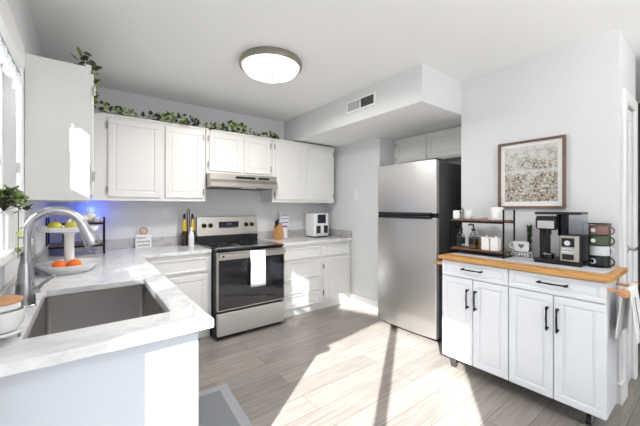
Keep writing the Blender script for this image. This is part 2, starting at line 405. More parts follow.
upper('wall_cabinet', 'two door white wall cabinet right of the range hood under the soffit', 1.878, 2.893, UZ0, [(1.917,2.379),(2.425,2.858)], (-1, 1))
# left wall upper cabinet: end panel faces the camera, doors face +x
t = thing('wall_cabinet', 'tall white wall cabinet beside the window showing its plain end panel', 'cabinet', (-.12, 2.9, UZ0), group='white wall cabinets')
def LL(m, c=(-.12, 2.9, UZ0)):
    for v in m.v: v -= Vector(c)
    return m
obj('body', LL(MB().box(XL+.002, .022, 2.352, 3.44, UZ0-.02, UZ1-.005).box(.0, .03, 2.348, 3.44, UZ1-.02, UZ1+.008)), M_cab, t, bevel=.002)
for a, b in ((2.375, 2.87), (2.90, 3.40)):
    d = obj('door', LL(raised_door(a, b, UZ0+.01, UZ1-.035, .022, axis='x', sgn=1)), M_cab, t, bevel=.004)
    if a < 2.5:
        for z in (UZ0+.1, UZ1-.17): obj('hinge', LL(MB().cyl((.045, 2.366, z), (.045, 2.366, z+.06), .005, n=10).box(.032, .043, 2.364, 2.370, z, z+.055)), M_hinge, d)
# above-fridge cabinet (front faces -x at x=3.25)
t = thing('wall_cabinet', 'white two door cabinet in the alcove above the fridge', 'cabinet', (3.37, 2.1, 1.89), group='white wall cabinets')
c0 = (3.37, 2.1, 1.89)
obj('body', LL(MB().box(3.25, 3.498, 1.535, 2.648, 1.88, 2.214), c0), M_cab, t, bevel=.002)
for a, b, hy in ((2.16, 2.60, 2.61), (1.66, 2.125, 1.65)):
    d = obj('door', LL(raised_door(a, b, 1.90, 2.19, 3.25, axis='x', sgn=-1, rail=.045), c0), M_cab, t, bevel=.004)
    for z in (1.93, 2.11): obj('hinge', LL(MB().box(3.236, 3.25, hy-.006, hy+.006, z, z+.05), c0), M_hinge, d)

# base cabinets, back run (face at y=3.17)
YF = 3.17; CT = .90; CB = .865
def drawer_front(a, b, z0, z1, y=YF): return raised_door(a, b, z0, z1, y, rail=.022, inner=False)
def base_thing(label, x0, x1):
    return thing('base_cabinet', label, 'cabinet', ((x0+x1)/2, YF, 0), group='white base cabinets')
def off(m, t):
    for v in m.v: v -= t.location
    return m
t = base_thing('white base cabinet with drawer over door left of the stove', .40, 1.02)
obj('body', off(MB().box(.40, 1.022, YF, YB-.004, .1, CB-.002).box(.40, 1.022, YF+.05, YB-.004, 0, .1), t), M_cab, t, bevel=.002)
obj('drawer', off(raised_door(.47, .985, .69, .83, YF, rail=.02, inner=False), t), M_cab, t, bevel=.003)
obj('door', off(raised_door(.47, .985, .13, .655, YF), t), M_cab, t, bevel=.004)
t = base_thing('white base cabinet with four drawers and a door right of the stove', 1.80, XS)
obj('body', off(MB().box(1.806, XS-.018, YF, YB-.004, .085, CB-.002).box(1.806, XS-.018, YF+.022, YB-.004, 0, .085), t), M_cab, t, bevel=.002)
for z0, z1 in ((.695, .83), (.45, .665), (.275, .43), (.10, .255)):
    obj('drawer', off(raised_door(1.86, 2.40, z0, z1, YF, rail=.02, inner=False), t), M_cab, t, bevel=.003)
obj('drawer', off(raised_door(2.475, 2.90, .695, .83, YF, rail=.02, inner=False), t), M_cab, t, bevel=.003)
d = obj('door', off(raised_door(2.475, 2.90, .115, .665, YF), t), M_cab, t, bevel=.004)
for z in (.19, .53): obj('hinge', off(MB().box(2.461, 2.473, YF-.016, YF, z, z+.055).cyl((2.467, YF-.018, z-.004), (2.467, YF-.018, z+.06), .0055, n=10), t), M_hinge, d)
# sink leg cabinet
t = thing('sink_cabinet', 'white sink base cabinet whose plain end panel faces the room', 'cabinet', (.05, 1.31, 0), group='white base cabinets')
m = MB().box(XL+.003, .359, 1.275, 1.29, 0, CB-.002).box(.345, .359, 1.29, 3.16, .1, CB-.002).box(XL+.003, .32, 3.145, 3.16, 0, CB-.002).box(.30, .31, 1.325, 3.145, 0, .1)
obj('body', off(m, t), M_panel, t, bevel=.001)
for a, b in ((1.36, 1.72), (1.74, 2.10), (2.14, 2.62), (2.66, 3.1)):
    obj('door', off(raised_door(a, b, .13, .83, .359, axis='x', sgn=1), t), M_cab, t, bevel=.004)

# worktops
SKX0, SKX1, SKY0, SKY1 = -.165, .28, 1.385, 2.12
m = MB()
def slab(poly_boxes):
    for (a, b, c, d_) in poly_boxes: m.box(a, b, c, d_, CB, CT)
# one L shaped slab with a sink cut-out, as a grid of cells sharing vertices
xs = [XL+.002, SKX0, SKX1, .396, 1.018]; ys = [1.19, SKY0, SKY1, 3.145, YB-.003]
bmw = bmesh.new(); vg = {}
def gv(i, j, z):
    k = (i, j, z)
    if k not in vg: vg[k] = bmw.verts.new((xs[i], ys[j], z))
    return vg[k]
cells = [(i, j) for i in range(4) for j in range(4) if not (i == 1 and j == 1) and not (i == 3 and j < 3)]
for i, j in cells:
    bmw.faces.new([gv(i,j,CT), gv(i+1,j,CT), gv(i+1,j+1,CT), gv(i,j+1,CT)])
    bmw.faces.new([gv(i,j+1,CB), gv(i+1,j+1,CB), gv(i+1,j,CB), gv(i,j,CB)])
    for (di, dj, p, q) in ((0,-1,(i,j),(i+1,j)), (1,0,(i+1,j),(i+1,j+1)), (0,1,(i+1,j+1),(i,j+1)), (-1,0,(i,j+1),(i,j))):
        if (i+di, j+dj) not in cells: bmw.faces.new([gv(*p,CB), gv(*q,CB), gv(*q,CT), gv(*p,CT)])
bmesh.ops.dissolve_limit(bmw, angle_limit=.01, verts=bmw.verts, edges=bmw.edges)
me = bpy.data.meshes.new('worktop'); bmw.to_mesh(me); bmw.free(); me.materials.append(M_quartz)
wt = bpy.data.objects.new('worktop', me); COL.objects.link(wt)
b_ = wt.modifiers.new('bevel', 'BEVEL'); b_.width = .005; b_.segments = 2; b_.limit_method = 'ANGLE'
tag(wt, 'L-shaped white quartz worktop around the sink and left of the stove', 'worktop')
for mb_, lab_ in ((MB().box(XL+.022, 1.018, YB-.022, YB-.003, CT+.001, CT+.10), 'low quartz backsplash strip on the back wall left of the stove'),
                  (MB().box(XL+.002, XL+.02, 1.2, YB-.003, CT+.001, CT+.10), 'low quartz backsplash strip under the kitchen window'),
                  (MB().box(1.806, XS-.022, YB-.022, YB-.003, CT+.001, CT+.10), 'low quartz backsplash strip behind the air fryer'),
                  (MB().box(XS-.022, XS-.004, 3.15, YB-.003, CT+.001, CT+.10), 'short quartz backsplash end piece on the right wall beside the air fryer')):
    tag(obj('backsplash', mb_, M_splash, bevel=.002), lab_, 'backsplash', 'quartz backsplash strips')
wt2 = obj('worktop', MB().box(1.806, XS-.004, 3.145, YB-.003, CB, CT), M_quartz, bevel=.005)
tag(wt2, 'short white quartz worktop under the air fryer, right of the stove', 'worktop')

# ---------------------------------------------------------------- sink
sk = thing('kitchen_sink', 'deep rectangular stainless undermount sink set in the white worktop', 'sink', ((SKX0+SKX1)/2, (SKY0+SKY1)/2, CB-.23))
hx, hy, dp = (SKX1-SKX0)/2, (SKY1-SKY0)/2, .228
def rrect(hx, hy, r, z, n=6):
    out = []
    for (cx, cy, a0) in ((hx-r, hy-r, 0), (-hx+r, hy-r, PI/2), (-hx+r, -hy+r, PI), (hx-r, -hy+r, 1.5*PI)):
        for i in range(n+1): a = a0 + PI/2*i/n; out.append((cx+r*math.cos(a), cy+r*math.sin(a), z))
    return out
rings = [rrect(hx+.012, hy+.012, .02, dp+.001), rrect(hx-.002, hy-.002, .018, dp+.001), rrect(hx-.004, hy-.004, .02, .03), rrect(hx-.012, hy-.012, .03, .008), rrect(hx-.03, hy-.03, .03, .002), rrect(.05, .05, .05, 0)]
rings_o = [rrect(.05, .05, .05, -.004), rrect(hx-.0, hy-.0, .03, -.002), rrect(hx+.002, hy+.002, .02, .03), rrect(hx+.012, hy+.012, .02, dp-.003)]
allr = rings + rings_o; n = len(allr[0]); vs = [p for r in allr for p in r]; fs = []
for k in range(len(allr)):
    k2 = (k+1) % len(allr)
    for i in range(n): j = (i+1) % n; fs.append((k*n+i, k*n+j, k2*n+j, k2*n+i))
obj('basin', MB().add(vs, fs), M_sink, sk, smooth=True)
obj('drain', MB().lathe([(.055, .0), (.055, .004), (.045, .003), (.02, -.002), (.02, -.01), (.055, -.01)], (0, 0, .002)), M_nickel, sk, smooth=True)

# faucet
fb = thing('faucet', 'tall brushed nickel gooseneck pull-down faucet behind the sink', 'faucet', (-.205, 1.825, CT))
obj('faucet_base', MB().lathe([(.036, 0), (.036, .006), (.032, .010), (.033, .03), (.032, .09), (.024, .17), (.021, .19)]), M_nickel, fb, smooth=True)
pts = [(0, 0, .185), (0, 0, .315)]; R_ = .100
for i in range(1, 17):
    a = PI - (PI*1.0)*i/16*.86; pts.append((R_ + R_*math.cos(a), 0, .315 + R_*math.sin(a)))
obj('spout', MB().tube(pts, .0185, 16), M_nickel, fb, smooth=True)
e = Vector(pts[-1]); dr_ = (Vector(pts[-1]) - Vector(pts[-2])).normalized()
dr_ = Vector((.42, 0, -1)).normalized()
hd = MB(); hd.tube([e, e+dr_*.012, e+dr_*.04, e+dr_*.085, e+dr_*.112, e+dr_*.118], [.020, .022, .023, .030, .034, .031], 18)
obj('spray_head', hd, M_nickel, fb, smooth=True)
hl = MB().cyl((.02, 0, .065), (.045, -.0, .072), .017).tube([(.045, 0, .075), (.065, -.01, .10), (.095, -.02, .125)], [.012, .009, .008])
obj('lever', hl, M_nickel, fb, smooth=True)

# dish things at the left of the sink
cd = thing('sponge_caddy', 'white stand with short legs at the front left corner of the sink', 'caddy', (-.212, 1.40, CT))
obj('tray', MB().lathe([(.045, .022), (.056, .030), (.056, .036), (.045, .032)]), M_white, cd, smooth=True)
for a in (0.4, 2.5, 4.6): obj('leg', MB().cyl((.04*math.cos(a), .04*math.sin(a), 0), (.04*math.cos(a), .04*math.sin(a), .026), .004, n=8), M_nickel, cd)
cd2 = thing('bowl', 'white ceramic bowl on the small stand beside the sink', 'bowl', (-.212, 1.40, CT+.035), group=None)
obj('bowl_body', MB().lathe([(.036, 0), (.052, .025), (.0555, .065), (.052, .065), (.048, .028), (.03, .006)]), M_white, cd2, smooth=True)
cd3 = thing('brush', 'wooden topped round scrubbing brush resting in the white bowl', 'brush', (-.212, 1.40, CT+.10))
obj('brush_head', MB().lathe([(.04, -.0), (.044, .004), (.044, .022), (.04, .028), (.01, .032)]), M_wplast, cd3, smooth=True)
obj('wood_top', MB().lathe([(.046, .022), (.05, .026), (.05, .034), (.04, .038), (.006, .040)]), M_peg, cd3, smooth=True)

# two-tier fruit stand
fs_ = thing('fruit_stand', 'two-tier cream wooden serving stand in the worktop corner', 'stand', (-.085, 2.64, CT))
obj('lower_tray', MB().lathe([(.11, 0), (.115, .006), (.172, .055), (.177, .062), (.167, .060), (.11, .016)], n=40), M_white, fs_, smooth=True)
obj('post', MB().lathe([(.03, .014), (.027, .03), (.026, .24), (.034, .27)]), M_white, fs_, smooth=True)
obj('upper_tray', MB().lathe([(.05, .262), (.155, .272), (.165, .30), (.158, .302), (.15, .284), (.05, .276)], n=40), M_white, fs_, smooth=True)
for k, (x, y) in enumerate(((-.048, -.075), (.028, -.07))):
    o = thing('orange', ['left orange on the lower tier of the fruit stand', 'right orange on the lower tier of the fruit stand'][k], 'orange', (-.085+x, 2.64+y, CT+.026), group='oranges on the fruit stand')
    obj('fruit', MB().lathe([(.002,.004),(.024,.002),(.041,.016),(.047,.038),(.041,.060),(.023,.073),(.002,.073)], n=20), M_orange, o, smooth=True); o.scale = (.82, .82, .82)
    obj('stem_end', MB().lathe([(.004,.072),(.005,.075),(.002,.077)], n=8), M_stem, o)
for k, (x, y) in enumerate(((-.07, -.06), (.015, -.07))):
    o = thing('pear', ['left yellow-green pear on the upper tier of the fruit stand', 'right yellow-green pear on the upper tier of the fruit stand'][k], 'pear', (-.085+x, 2.64+y, CT+.278), rz=k, group='pears on the upper tier')
    obj('fruit', MB().lathe([(.002,.0),(.03,.002),(.047,.018),(.050,.034),(.040,.050),(.020,.062),(.002,.064)], n=18), M_pear, o, smooth=True); o.scale = (.78, .78, .9)
    obj('stem_end', MB().tube([(0,0,.064),(.002,0,.078),(.008,0,.088)], .0022, 6), M_stem, o)
bl = MB(); bl.ball((0,0,.014), .014, 12)
bl.tube([(0,0,.02), (.012,0,.034)], .006, 8)
tag(obj('ornament', bl, M_white, loc=(-.085, 2.64, CT+.276+.0), smooth=True), 'small white bird ornament in the centre of the upper tier', 'ornament')
bpy.data.objects['ornament'].scale = (1.3, 1.3, 2.6)

# black wire counter shelf by the back wall
def wire_rack(name, label, loc, rz, W, D, H, shelves, group=None, r=.006, rails=True):
    t = thing(name, label, 'shelf', loc, rz, group)
    for sx in (-1, 1):
        x = sx*(W/2)
        obj('side_frame', MB().tube([(x, -D/2, 0), (x, -D/2, H), (x, D/2, H), (x, D/2, 0)], r, 6, closed=False).box(x-r, x+r, -D/2, D/2, 0, 2*r), M_black, t)
    for z in shelves:
        s_ = obj('shelf_board', MB().box(-W/2+.008, W/2-.008, -D/2+.008, D/2-.008, z, z+.014), M_wood, t, bevel=.002)
        obj('rail', MB().box(-W/2, W/2, -D/2-.003, -D/2+.005, z-.004, z+.012).box(-W/2, W/2, D/2-.005, D/2+.003, z-.004, z+.012), M_black, s_)
    return t
wire_rack('counter_shelf', 'black wire two-tier shelf with wooden boards behind the fruit stand', (-.06, 3.56, CT), 0, .40, .2, .335, (.075, .275))
j = thing('canister', 'larger round white jar on the top board of the corner shelf', 'jar', (.03, 3.56, CT+.291), group='white jars on the corner shelf')
obj('jar_body', MB().lathe([(.03,0),(.05,.02),(.055,.055),(.045,.085),(.02,.095)]), M_white, j, smooth=True)
obj('lid', MB().lathe([(.022,.095),(.022,.103),(.012,.107),(.010,.118),(.003,.122)]), M_white, j, smooth=True)
j = thing('canister', 'smaller round white jar in front of the larger jar on the corner shelf', 'jar', (-.015, 3.505, CT+.291), group='white jars on the corner shelf')
obj('jar_body', MB().lathe([(.022,0),(.036,.016),(.038,.035),(.026,.058),(.010,.066)]), M_white, j, smooth=True)
obj('lid', MB().lathe([(.011,.066),(.011,.072),(.004,.078)]), M_white, j, smooth=True)
j = thing('mug', 'white mug at the right end of the corner shelf top board', 'mug', (.08, 3.53, CT+.291))
obj('cup', MB().lathe([(.022,0),(.03,.02),(.032,.045),(.029,.045),(.026,.018),(.015,.006)]), M_white, j, smooth=True)
obj('handle', MB().tube([(.03+.02*math.sin(a), 0, .024-.014*math.cos(a)) for a in [PI*i/8 for i in range(9)]], .004, 8), M_white, j, smooth=True)
j = thing('teapot', 'small dark teapot on the lower board of the corner shelf', 'teapot', (.02, 3.56, CT+.09))
obj('pot', MB().lathe([(.03,0),(.045,.02),(.046,.045),(.03,.065),(.012,.072),(.008,.085),(.002,.088)]), M_mugb, j, smooth=True)
obj('spout', MB().tube([(.04,0,.03),(.06,0,.045),(.072,0,.07)], [.012,.009,.006], 8), M_mugb, j, smooth=True)
j = thing('coffee_can', 'dark square tin at the left of the corner shelf lower board', 'tin', (-.13, 3.56, CT+.09))
obj('tin_body', MB().box(-.035,.035,-.035,.035,0,.09), M_darkgrey, j, bevel=.004); obj('lid', MB().box(-.036,.036,-.036,.036,.09,.10), M_blackp, j, bevel=.003)
# blue night light on the wall
nl = thing('night_light', 'blue glowing plug-in night light on the wall above the corner shelf', 'night light', (.04, YB, 1.27))
obj('outlet_plate', MB().box(-.035,.035,-.007,-.001,-.06,.06), M_wplast, nl, bevel=.002)
obj('glow_lens', MB().box(-.04,.04,-.03,-.008,-.09,-.03), M_blue, nl, bevel=.008)
pd_ = bpy.data.lights.new('blue_glow', 'POINT'); pd_.energy = 0.7; pd_.color = (.05, .12, 1); pd_.shadow_soft_size = .03
po = bpy.data.objects.new('blue_glow', pd_); COL.objects.link(po); po.parent = nl; po.location = (0, -.07, .02)

# ribbed planter on the sill
pp = thing('potted_plant', 'variegated green plant in a ribbed white pot on the window sill', 'plant', (XL+.022, 1.66, KWZ0))
pr = []
n = 48; hh = .145; vs = []; fs = []
for k, z in enumerate((0, .01, hh-.01, hh)):
    for i in range(n):
        r = (.058 + .010*z/hh) + (.003 if i % 2 else 0); a = 2*PI*i/n; vs.append((r*.85*math.cos(a), r*math.sin(a), z))
for k in range(3):
    for i in range(n): j_ = (i+1) % n; fs.append((k*n+i, k*n+j_, (k+1)*n+j_, (k+1)*n+i))
fs.append(tuple(range(n-1,-1,-1))); fs.append(tuple(range(3*n, 4*n)))
obj('pot', MB().add(vs, fs), M_white, pp)
def leaf(m, p, d, up, L_, W_):
    d = Vector(d).normalized(); s_ = d.cross(Vector(up)).normalized(); u = s_.cross(d)
    p = Vector(p)
    pts_ = [p, p+d*L_*.3+s_*W_*.45, p+d*L_*.7+s_*W_*.4, p+d*L_, p+d*L_*.7-s_*W_*.4, p+d*L_*.3-s_*W_*.45, p+d*L_*.45-u*L_*.1]
    m.add(pts_, [(0,1,6),(1,2,6),(2,3,6),(3,4,6),(4,5,6),(5,0,6)])
stm = MB(); lf = MB(); lf2 = MB()
rs = random.Random(3)
for k in range(28):
    a = rs.uniform(0, 2*PI); rr = rs.uniform(.05, .21); q0 = Vector((0, 0, hh))
    ex = .6 if math.cos(a) < 0 else 1.0
    q2 = Vector((.07*math.cos(a)*ex, rr*math.sin(a), hh+rs.uniform(.0, .085))); q1 = (q0+q2)/2 + Vector((0,0,.035))
    if k < 1: q2 = Vector((.05+.012*k, -.08+.14*k, .0 if k else -.03)); q1 = Vector((.05, q2.y*.8, hh+.02))
    if q2.x < -.045: q2.x = -.045
    stm.tube([q0, q1, q2], .0015, 5)
    for i in range(10):
        t_ = rs.uniform(.35, 1); p = q0.lerp(q1, t_*2) if t_ < .5 else q1.lerp(q2, t_*2-1)
        dd = Vector((rs.uniform(-1,1), rs.uniform(-1,1), rs.uniform(-.5,.6)))
        leaf(lf if rs.random() < .35 else lf2, p, dd, (rs.uniform(-.3,.3), rs.uniform(-.3,.3), 1), rs.uniform(.018,.034), rs.uniform(.015,.028))
obj('stems', stm, M_stem, pp); 
mll = obj('leaves', lf, M_leaf, pp); mll2 = obj('pale_leaves', lf2, M_leaf2, pp)

# garlands over the cabinets
def garland(label, path, seed, dens=60):
    g = thing('garland', label, 'garland', path[0], group='artificial greenery on top of the wall cabinets')
    rs = random.Random(seed); P0 = Vector(path[0]); P = [Vector(p)-P0 for p in path]
    seglen = [(P[i+1]-P[i]).length for i in range(len(P)-1)]; tot = sum(seglen)
    def ev(s):
        for i, l in enumerate(seglen):
            if s <= l or i == len(seglen)-1: return P[i].lerp(P[i+1], min(1, s/l))
            s -= l
    N_ = int(tot*14)+2
    line = [ev(tot*i/N_) + Vector((0, rs.uniform(-.008,.008), rs.uniform(0,.012))) for i in range(N_+1)]
    obj('stem', MB().tube(line, .0035, 6), M_stem, g)
    d1, d2_, be = MB(), MB(), MB()
    for k in range(int(tot*dens)):
        s = rs.random()*tot
        cl = .5+.5*math.sin(s*9+seed)            # clumps
        if rs.random() > .25+.75*cl: continue
        p = ev(s) + Vector((rs.uniform(-.015,.015), rs.uniform(-.045,.02), rs.uniform(-.012,.07)*(.4+cl)))
        dd = Vector((rs.uniform(-1,1), rs.uniform(-1,.4), rs.uniform(-.25,.9)))
        leaf(d1 if rs.random() < .58 else d2_, p, dd, (rs.uniform(-.6,.6), rs.uniform(-1,-.2), .5), rs.uniform(.036,.066), rs.uniform(.034,.058))
        if rs.random() < .06: obj('berry', MB().ball(p+Vector((0,-.01,.02)), .009, 8), M_berry, g, smooth=True)
    obj('leaves', d1, M_leaf, g); obj('pale_leaves', d2_, M_leaf2, g)
    return g
gz = UZ1+.012
garland('green leaf garland lying along the cabinets left of the range hood', [(.12, 3.475, gz), (.5, 3.47, gz), (1.0, 3.48, gz)], 2, 210)
garland('green leaf garland lying above the range hood cabinet', [(1.06, 3.48, gz), (1.45, 3.47, gz), (1.98, 3.48, gz)], 5, 210)
garland('trailing greenery with cream berries on the tall cabinet beside the window', [(-.03, 2.40, gz), (.03, 2.42, gz), (.04, 2.7, gz), (.04, 3.1, gz), (.05, 3.35, gz)], 9, 130)

# ---------------------------------------------------------------- counter items, back wall
sg = thing('sign', 'small white lettered sign with a wooden ring leaning on the backsplash', 'sign', (.49, 3.735, CT)); sg.scale = (1, 1, 1.18)
obj('board', MB().box(-.075,.075,-.012,.006,0,.115), M_white, sg, bevel=.002)
obj('ring', MB().tube([(.032*math.cos(a), -.003, .148+.032*math.sin(a)) for a in [2*PI*i/20 for i in range(20)]], .007, 8, closed=True), M_kblock, sg, smooth=True)
def scribble(m, x0, x1, z, y, amp, seed, r=.0022):
    rs = random.Random(seed); k = 22; pts_ = []
    for i in range(k): pts_.append((x0+(x1-x0)*i/(k-1)+rs.uniform(-.004,.004), y, z+amp*math.sin(i*1.9+seed)*rs.uniform(.5,1)))
    m.tube(pts_, r, 5)
m = MB(); scribble(m, -.06, .02, .088, -.013, .008, 1); scribble(m, -.06, .06, .055, -.013, .011, 2); scribble(m, -.05, .06, .022, -.013, .011, 3)
obj('lettering', m, M_letter, sg)

def bottle_prof(r, h, nr, nh): return [(r*.9,0),(r,.006),(r,h*.6),(r*.85,h*.68),(nr,h*.8),(nr,h),(nr*.5,h)]
hold = thing('bottle_holder', 'black wire bottle holder with a tall loop handle beside the stove', 'holder', (.925, 3.66, CT))
hm = MB().frame(-.075, .075, -.035, .035, .005, .0, .006, 'z')
hm.frame(-.075, .075, -.035, .035, .004, .09, .095, 'z')
for x in (-.073, .073):
    for y in (-.033, .033): hm.cyl((x, y, 0), (x, y, .095), .0025, n=6)
hm.tube([(-.012, 0, .0), (-.012, 0, .27), (-.006, 0, .285), (.006, 0, .285), (.012, 0, .27), (.012, 0, .0)], .0045, 6)
hm.box(-.075, .075, -.003, .003, 0, .005)
obj('wire_frame', hm, M_black, hold); hold.scale = (1, 1, 1.42)
for k, x in enumerate((-.043, .043)):
    o = thing('oil_bottle', ['left golden oil bottle with a black stopper in the wire holder', 'right golden oil bottle with a black stopper in the wire holder'][k], 'bottle', (.925+x, 3.66, CT+.006), group='oil bottles in the wire holder')
    obj('lower_liquid', MB().lathe([(.024,0),(.027,.004),(.027,.11)]), M_dkoil, o, smooth=True)
    obj('bottle_body', MB().lathe([(.027,.11),(.027,.14),(.022,.165),(.010,.19),(.010,.205)]), M_oil, o, smooth=True)
    obj('stopper', MB().lathe([(.012,.205),(.013,.21),(.013,.235),(.009,.245)]), M_blackp, o, smooth=True); o.scale = (1, 1, 1.42)
o = thing('soap_bottle', 'plain white bottle standing in front of the oil bottles', 'bottle', (.935, 3.585, CT))
obj('bottle_body', MB().lathe([(.027,0),(.029,.006),(.029,.09),(.022,.11),(.013,.122),(.013,.13)]), M_wplast, o, smooth=True)
obj('cap', MB().lathe([(.014,.13),(.014,.155),(.011,.16)]), M_white, o, smooth=True); o.scale = (1.05, 1.05, 1.3)

# knife block and note sign
kb = thing('knife_block', 'slanted light wood knife block on the worktop right of the stove', 'knife block', (2.055, 3.62, CT), rz=.25); kb.scale = (1.15, 1.1, 1.3)
obj('block', MB().prism([(-.05,0),(.055,0),(.055,.06),(.02,.165),(-.035,.14)], 'y', -.04, .04), M_kblock, kb, bevel=.004)
for k in range(3):
    x = -.022+.02*k; zz = .148+.008*k
    obj('knife_handle', MB().box(x-.006, x+.006, -.03+.01, -.008, zz-.01, zz+.045, Matrix.Rotation(-.2, 4, 'Y')), M_blackp, kb, bevel=.002)
cs_ = thing('note_card', 'pale card with violet writing standing behind the knife block', 'card', (2.19, 3.70, CT)); cs_.scale = (1, 1, 1.45)
obj('stand', MB().box(-.05,.05,-.01,.01,0,.10), M_white, cs_, bevel=.002)
obj('card', MB().box(-.075,.075,-.014,-.011,.09,.245), M_paper, cs_)
m = MB(); scribble(m, -.05,.05,.22,-.0155,.005,4,.0025); scribble(m, -.055,.055,.185,-.0155,.005,5,.0025); scribble(m, -.06,.06,.15,-.0155,.007,6,.0035)
obj('writing', m, M_purple, cs_)
m = MB(); scribble(m, -.045,.045,.112,-.0155,.008,7,.005); obj('flower_print', m, M_pink, cs_)

# air fryer
af = thing('air_fryer', 'white dual window air fryer at the right end of the counter', 'air fryer', (2.665, 3.56, CT)); af.scale = (.96, 1, 1.08)
obj('housing', MB().box(-.14,.14,-.10,.12,.012,.315), M_wplast, af, bevel=.022, seg=3)
obj('control_screen', MB().box(-.075,.075,-.106,-.10,.185,.30), M_display, af, bevel=.003)
for s in (-1, 1):
    d = obj('basket', MB().box(s*.068-.055, s*.068+.055, -.112, -.1, .04, .175), M_wplast, af, bevel=.008)
    obj('basket_window', MB().box(s*.068-.038, s*.068+.038, -.116, -.11, .055, .155), M_glossblack, d, bevel=.006)
obj('feet', MB().box(-.11,.11,-.09,.1,0,.014), M_blackp, af)
# light switch
sw = thing('light_switch', 'white light switch plate on the wall between counter and fridge', 'switch', (XS, 3.07, 1.50))
obj('plate', MB().box(-.007,-.001,-.036,.036,-.058,.058), M_wplast, sw, bevel=.002)
obj('rocker', MB().box(-.011,-.007,-.017,.017,-.033,.033), M_white, sw, bevel=.001)

# ---------------------------------------------------------------- stove
st = thing('stove', 'freestanding stainless electric stove with black glass top and oven window', 'stove', (1.412, 3.40, 0))
X0, X1 = -.382, .382; YFr = -.385
def S(mb): return mb
obj('body', MB().box(X0+.002, X1-.002, YFr+.045, .37, .03, .89), M_black, st, bevel=.003)
obj('cooktop', MB().box(X0, X1, YFr+.01, .33, .893, .912), M_glossblack, st, bevel=.006)
for (x, y, r) in ((-.19,-.19,.11),(.19,-.19,.085),(-.19,.14,.085),(.19,.14,.11)):
    obj('burner_ring', MB().lathe([(r,0),(r,.0006),(r-.004,.0006),(r-.004,0),(r,0)], (x, y, .912), 40), M_grey, st)
pan = obj('control_panel', MB().prism([(.30,.985),(.37,.985),(.37,1.215),(.325,1.215)], 'x', X0, X1), M_steelh, st, bevel=.006)
obj('panel_riser', MB().box(X0, X1, .305, .37, .912, .985), M_blackp, st)
def on_panel(z): return .30 + .025*(z-.985)/.23
for x in (-.30, -.225, .225, .30):
    z = 1.11; k = obj('knob', MB().cyl((x, on_panel(z)+.002, z), (x, on_panel(z)-.024, z-.003), .028, .024, 20).box(x-.004, x+.004, on_panel(z)-.032, on_panel(z)-.02, z-.02, z+.018), M_blackp, pan, bevel=.001)
obj('clock_display', MB().box(-.125,.125, on_panel(1.11)-.004, on_panel(1.11)+.02, 1.065, 1.15), M_display, pan, bevel=.002)
m = MB()
for k in range(8): m.box(-.105+.028*k, -.09+.028*k, on_panel(1.11)-.0052, on_panel(1.11)-.004, 1.078, 1.086)
for k in range(4): m.box(-.03+.018*k, -.018+.018*k, on_panel(1.11)-.0052, on_panel(1.11)-.004, 1.112, 1.132)
obj('display_marks', m, M_grey, pan)
dd = obj('oven_door', MB().box(X0+.003, X1-.003, YFr, YFr+.042, .29, .875), M_steelh, st, bevel=.004)
obj('oven_glass', MB().box(X0+.012, X1-.012, YFr-.004, YFr+.004, .305, .80), M_glossblack, dd, bevel=.002)
m = MB().box(X0+.012, X1-.012, YFr-.046, YFr-.030, .822, .862)
for x in (X0+.05, X1-.05): m.box(x-.012, x+.012, YFr-.034, YFr+.002, .83, .855)
obj('oven_handle', m, M_steelh, dd, bevel=.006)
obj('badge', MB().cyl((X0+.045, YFr-.0465, .842), (X0+.045, YFr-.048, .842), .011), M_blackp, dd)
obj('drawer', MB().box(X0+.003, X1-.003, YFr+.002, YFr+.042, .045, .27), M_steel, st, bevel=.004)
obj('kick', MB().box(X0+.02, X1-.02, YFr+.05, YFr+.08, 0, .045), M_blackp, st)
for x in (X0+.04, X1-.04): obj('foot', MB().cyl((x, YFr+.07, 0), (x, YFr+.07, .04), .015, n=12), M_blackp, st)
# towel over the oven handle
def drape(path, width, n=14, amp=.004, axis='x', seed=1):
    """cloth sheet: path list of points in the plane across; width along axis, with ripples"""
    rs = random.Random(seed); m = MB(); vs = []; fs = []; K = len(path)
    for k, (u, z) in enumerate(path):
        fall = min(1, k/4)
        for i in range(n+1):
            t_ = i/n; wv = amp*math.sin(t_*9+k*.25+seed)*(.3+.7*abs(k-K*.3)/K)
            xx = (t_-.5)*width*(1+.02*math.sin(k*.7))
            vs.append((xx, u+wv, z) if axis == 'x' else (u+wv, xx, z))
    for k in range(K-1):
        for i in range(n): a = k*(n+1)+i; fs.append((a, a+1, a+n+2, a+n+1))
    return m.add(vs, fs)
yt = YFr-.052
path = [(yt-.002, .50+.036*i) for i in range(11)] + [(yt-.001,.868),(yt+.006,.873),(yt+.016,.873),(yt+.024,.868),(yt+.026,.84)] + [(yt+.027,.80-.04*i) for i in range(1)]
tw = obj('dish_towel', drape(path, .168, amp=.0035), M_cloth, smooth=True, loc=(1.445, 3.40, 0))
s_ = tw.modifiers.new('solid', 'SOLIDIFY'); s_.thickness = .003
tag(tw, 'white dish towel hanging over the oven door handle', 'towel')
# hood
hd = thing('range_hood', 'stainless under-cabinet range hood above the stove', 'hood', (1.465, 3.45, 1.55))
obj('shell', MB().prism([(.32,.15),(-.12,.15),(-.12,.085),(-.145,.05),(-.145,.0),(.32,.0)], 'x', -.405, .405), M_steelh, hd, bevel=.004)
obj('vent_grille', MB().box(-.12,.12,-.124,-.118,.10,.125), M_black, hd)
obj('switch_panel', MB().box(.16,.30,-.124,-.118,.10,.125), M_blackp, hd, bevel=.001)
obj('filter', MB().box(-.35,.35,-.11,.28,-.006,.0), M_grey, hd)
obj('lamp_lens', MB().box(-.05,.12,-.135,-.09,-.008,-.002), M_white, hd, bevel=.002)

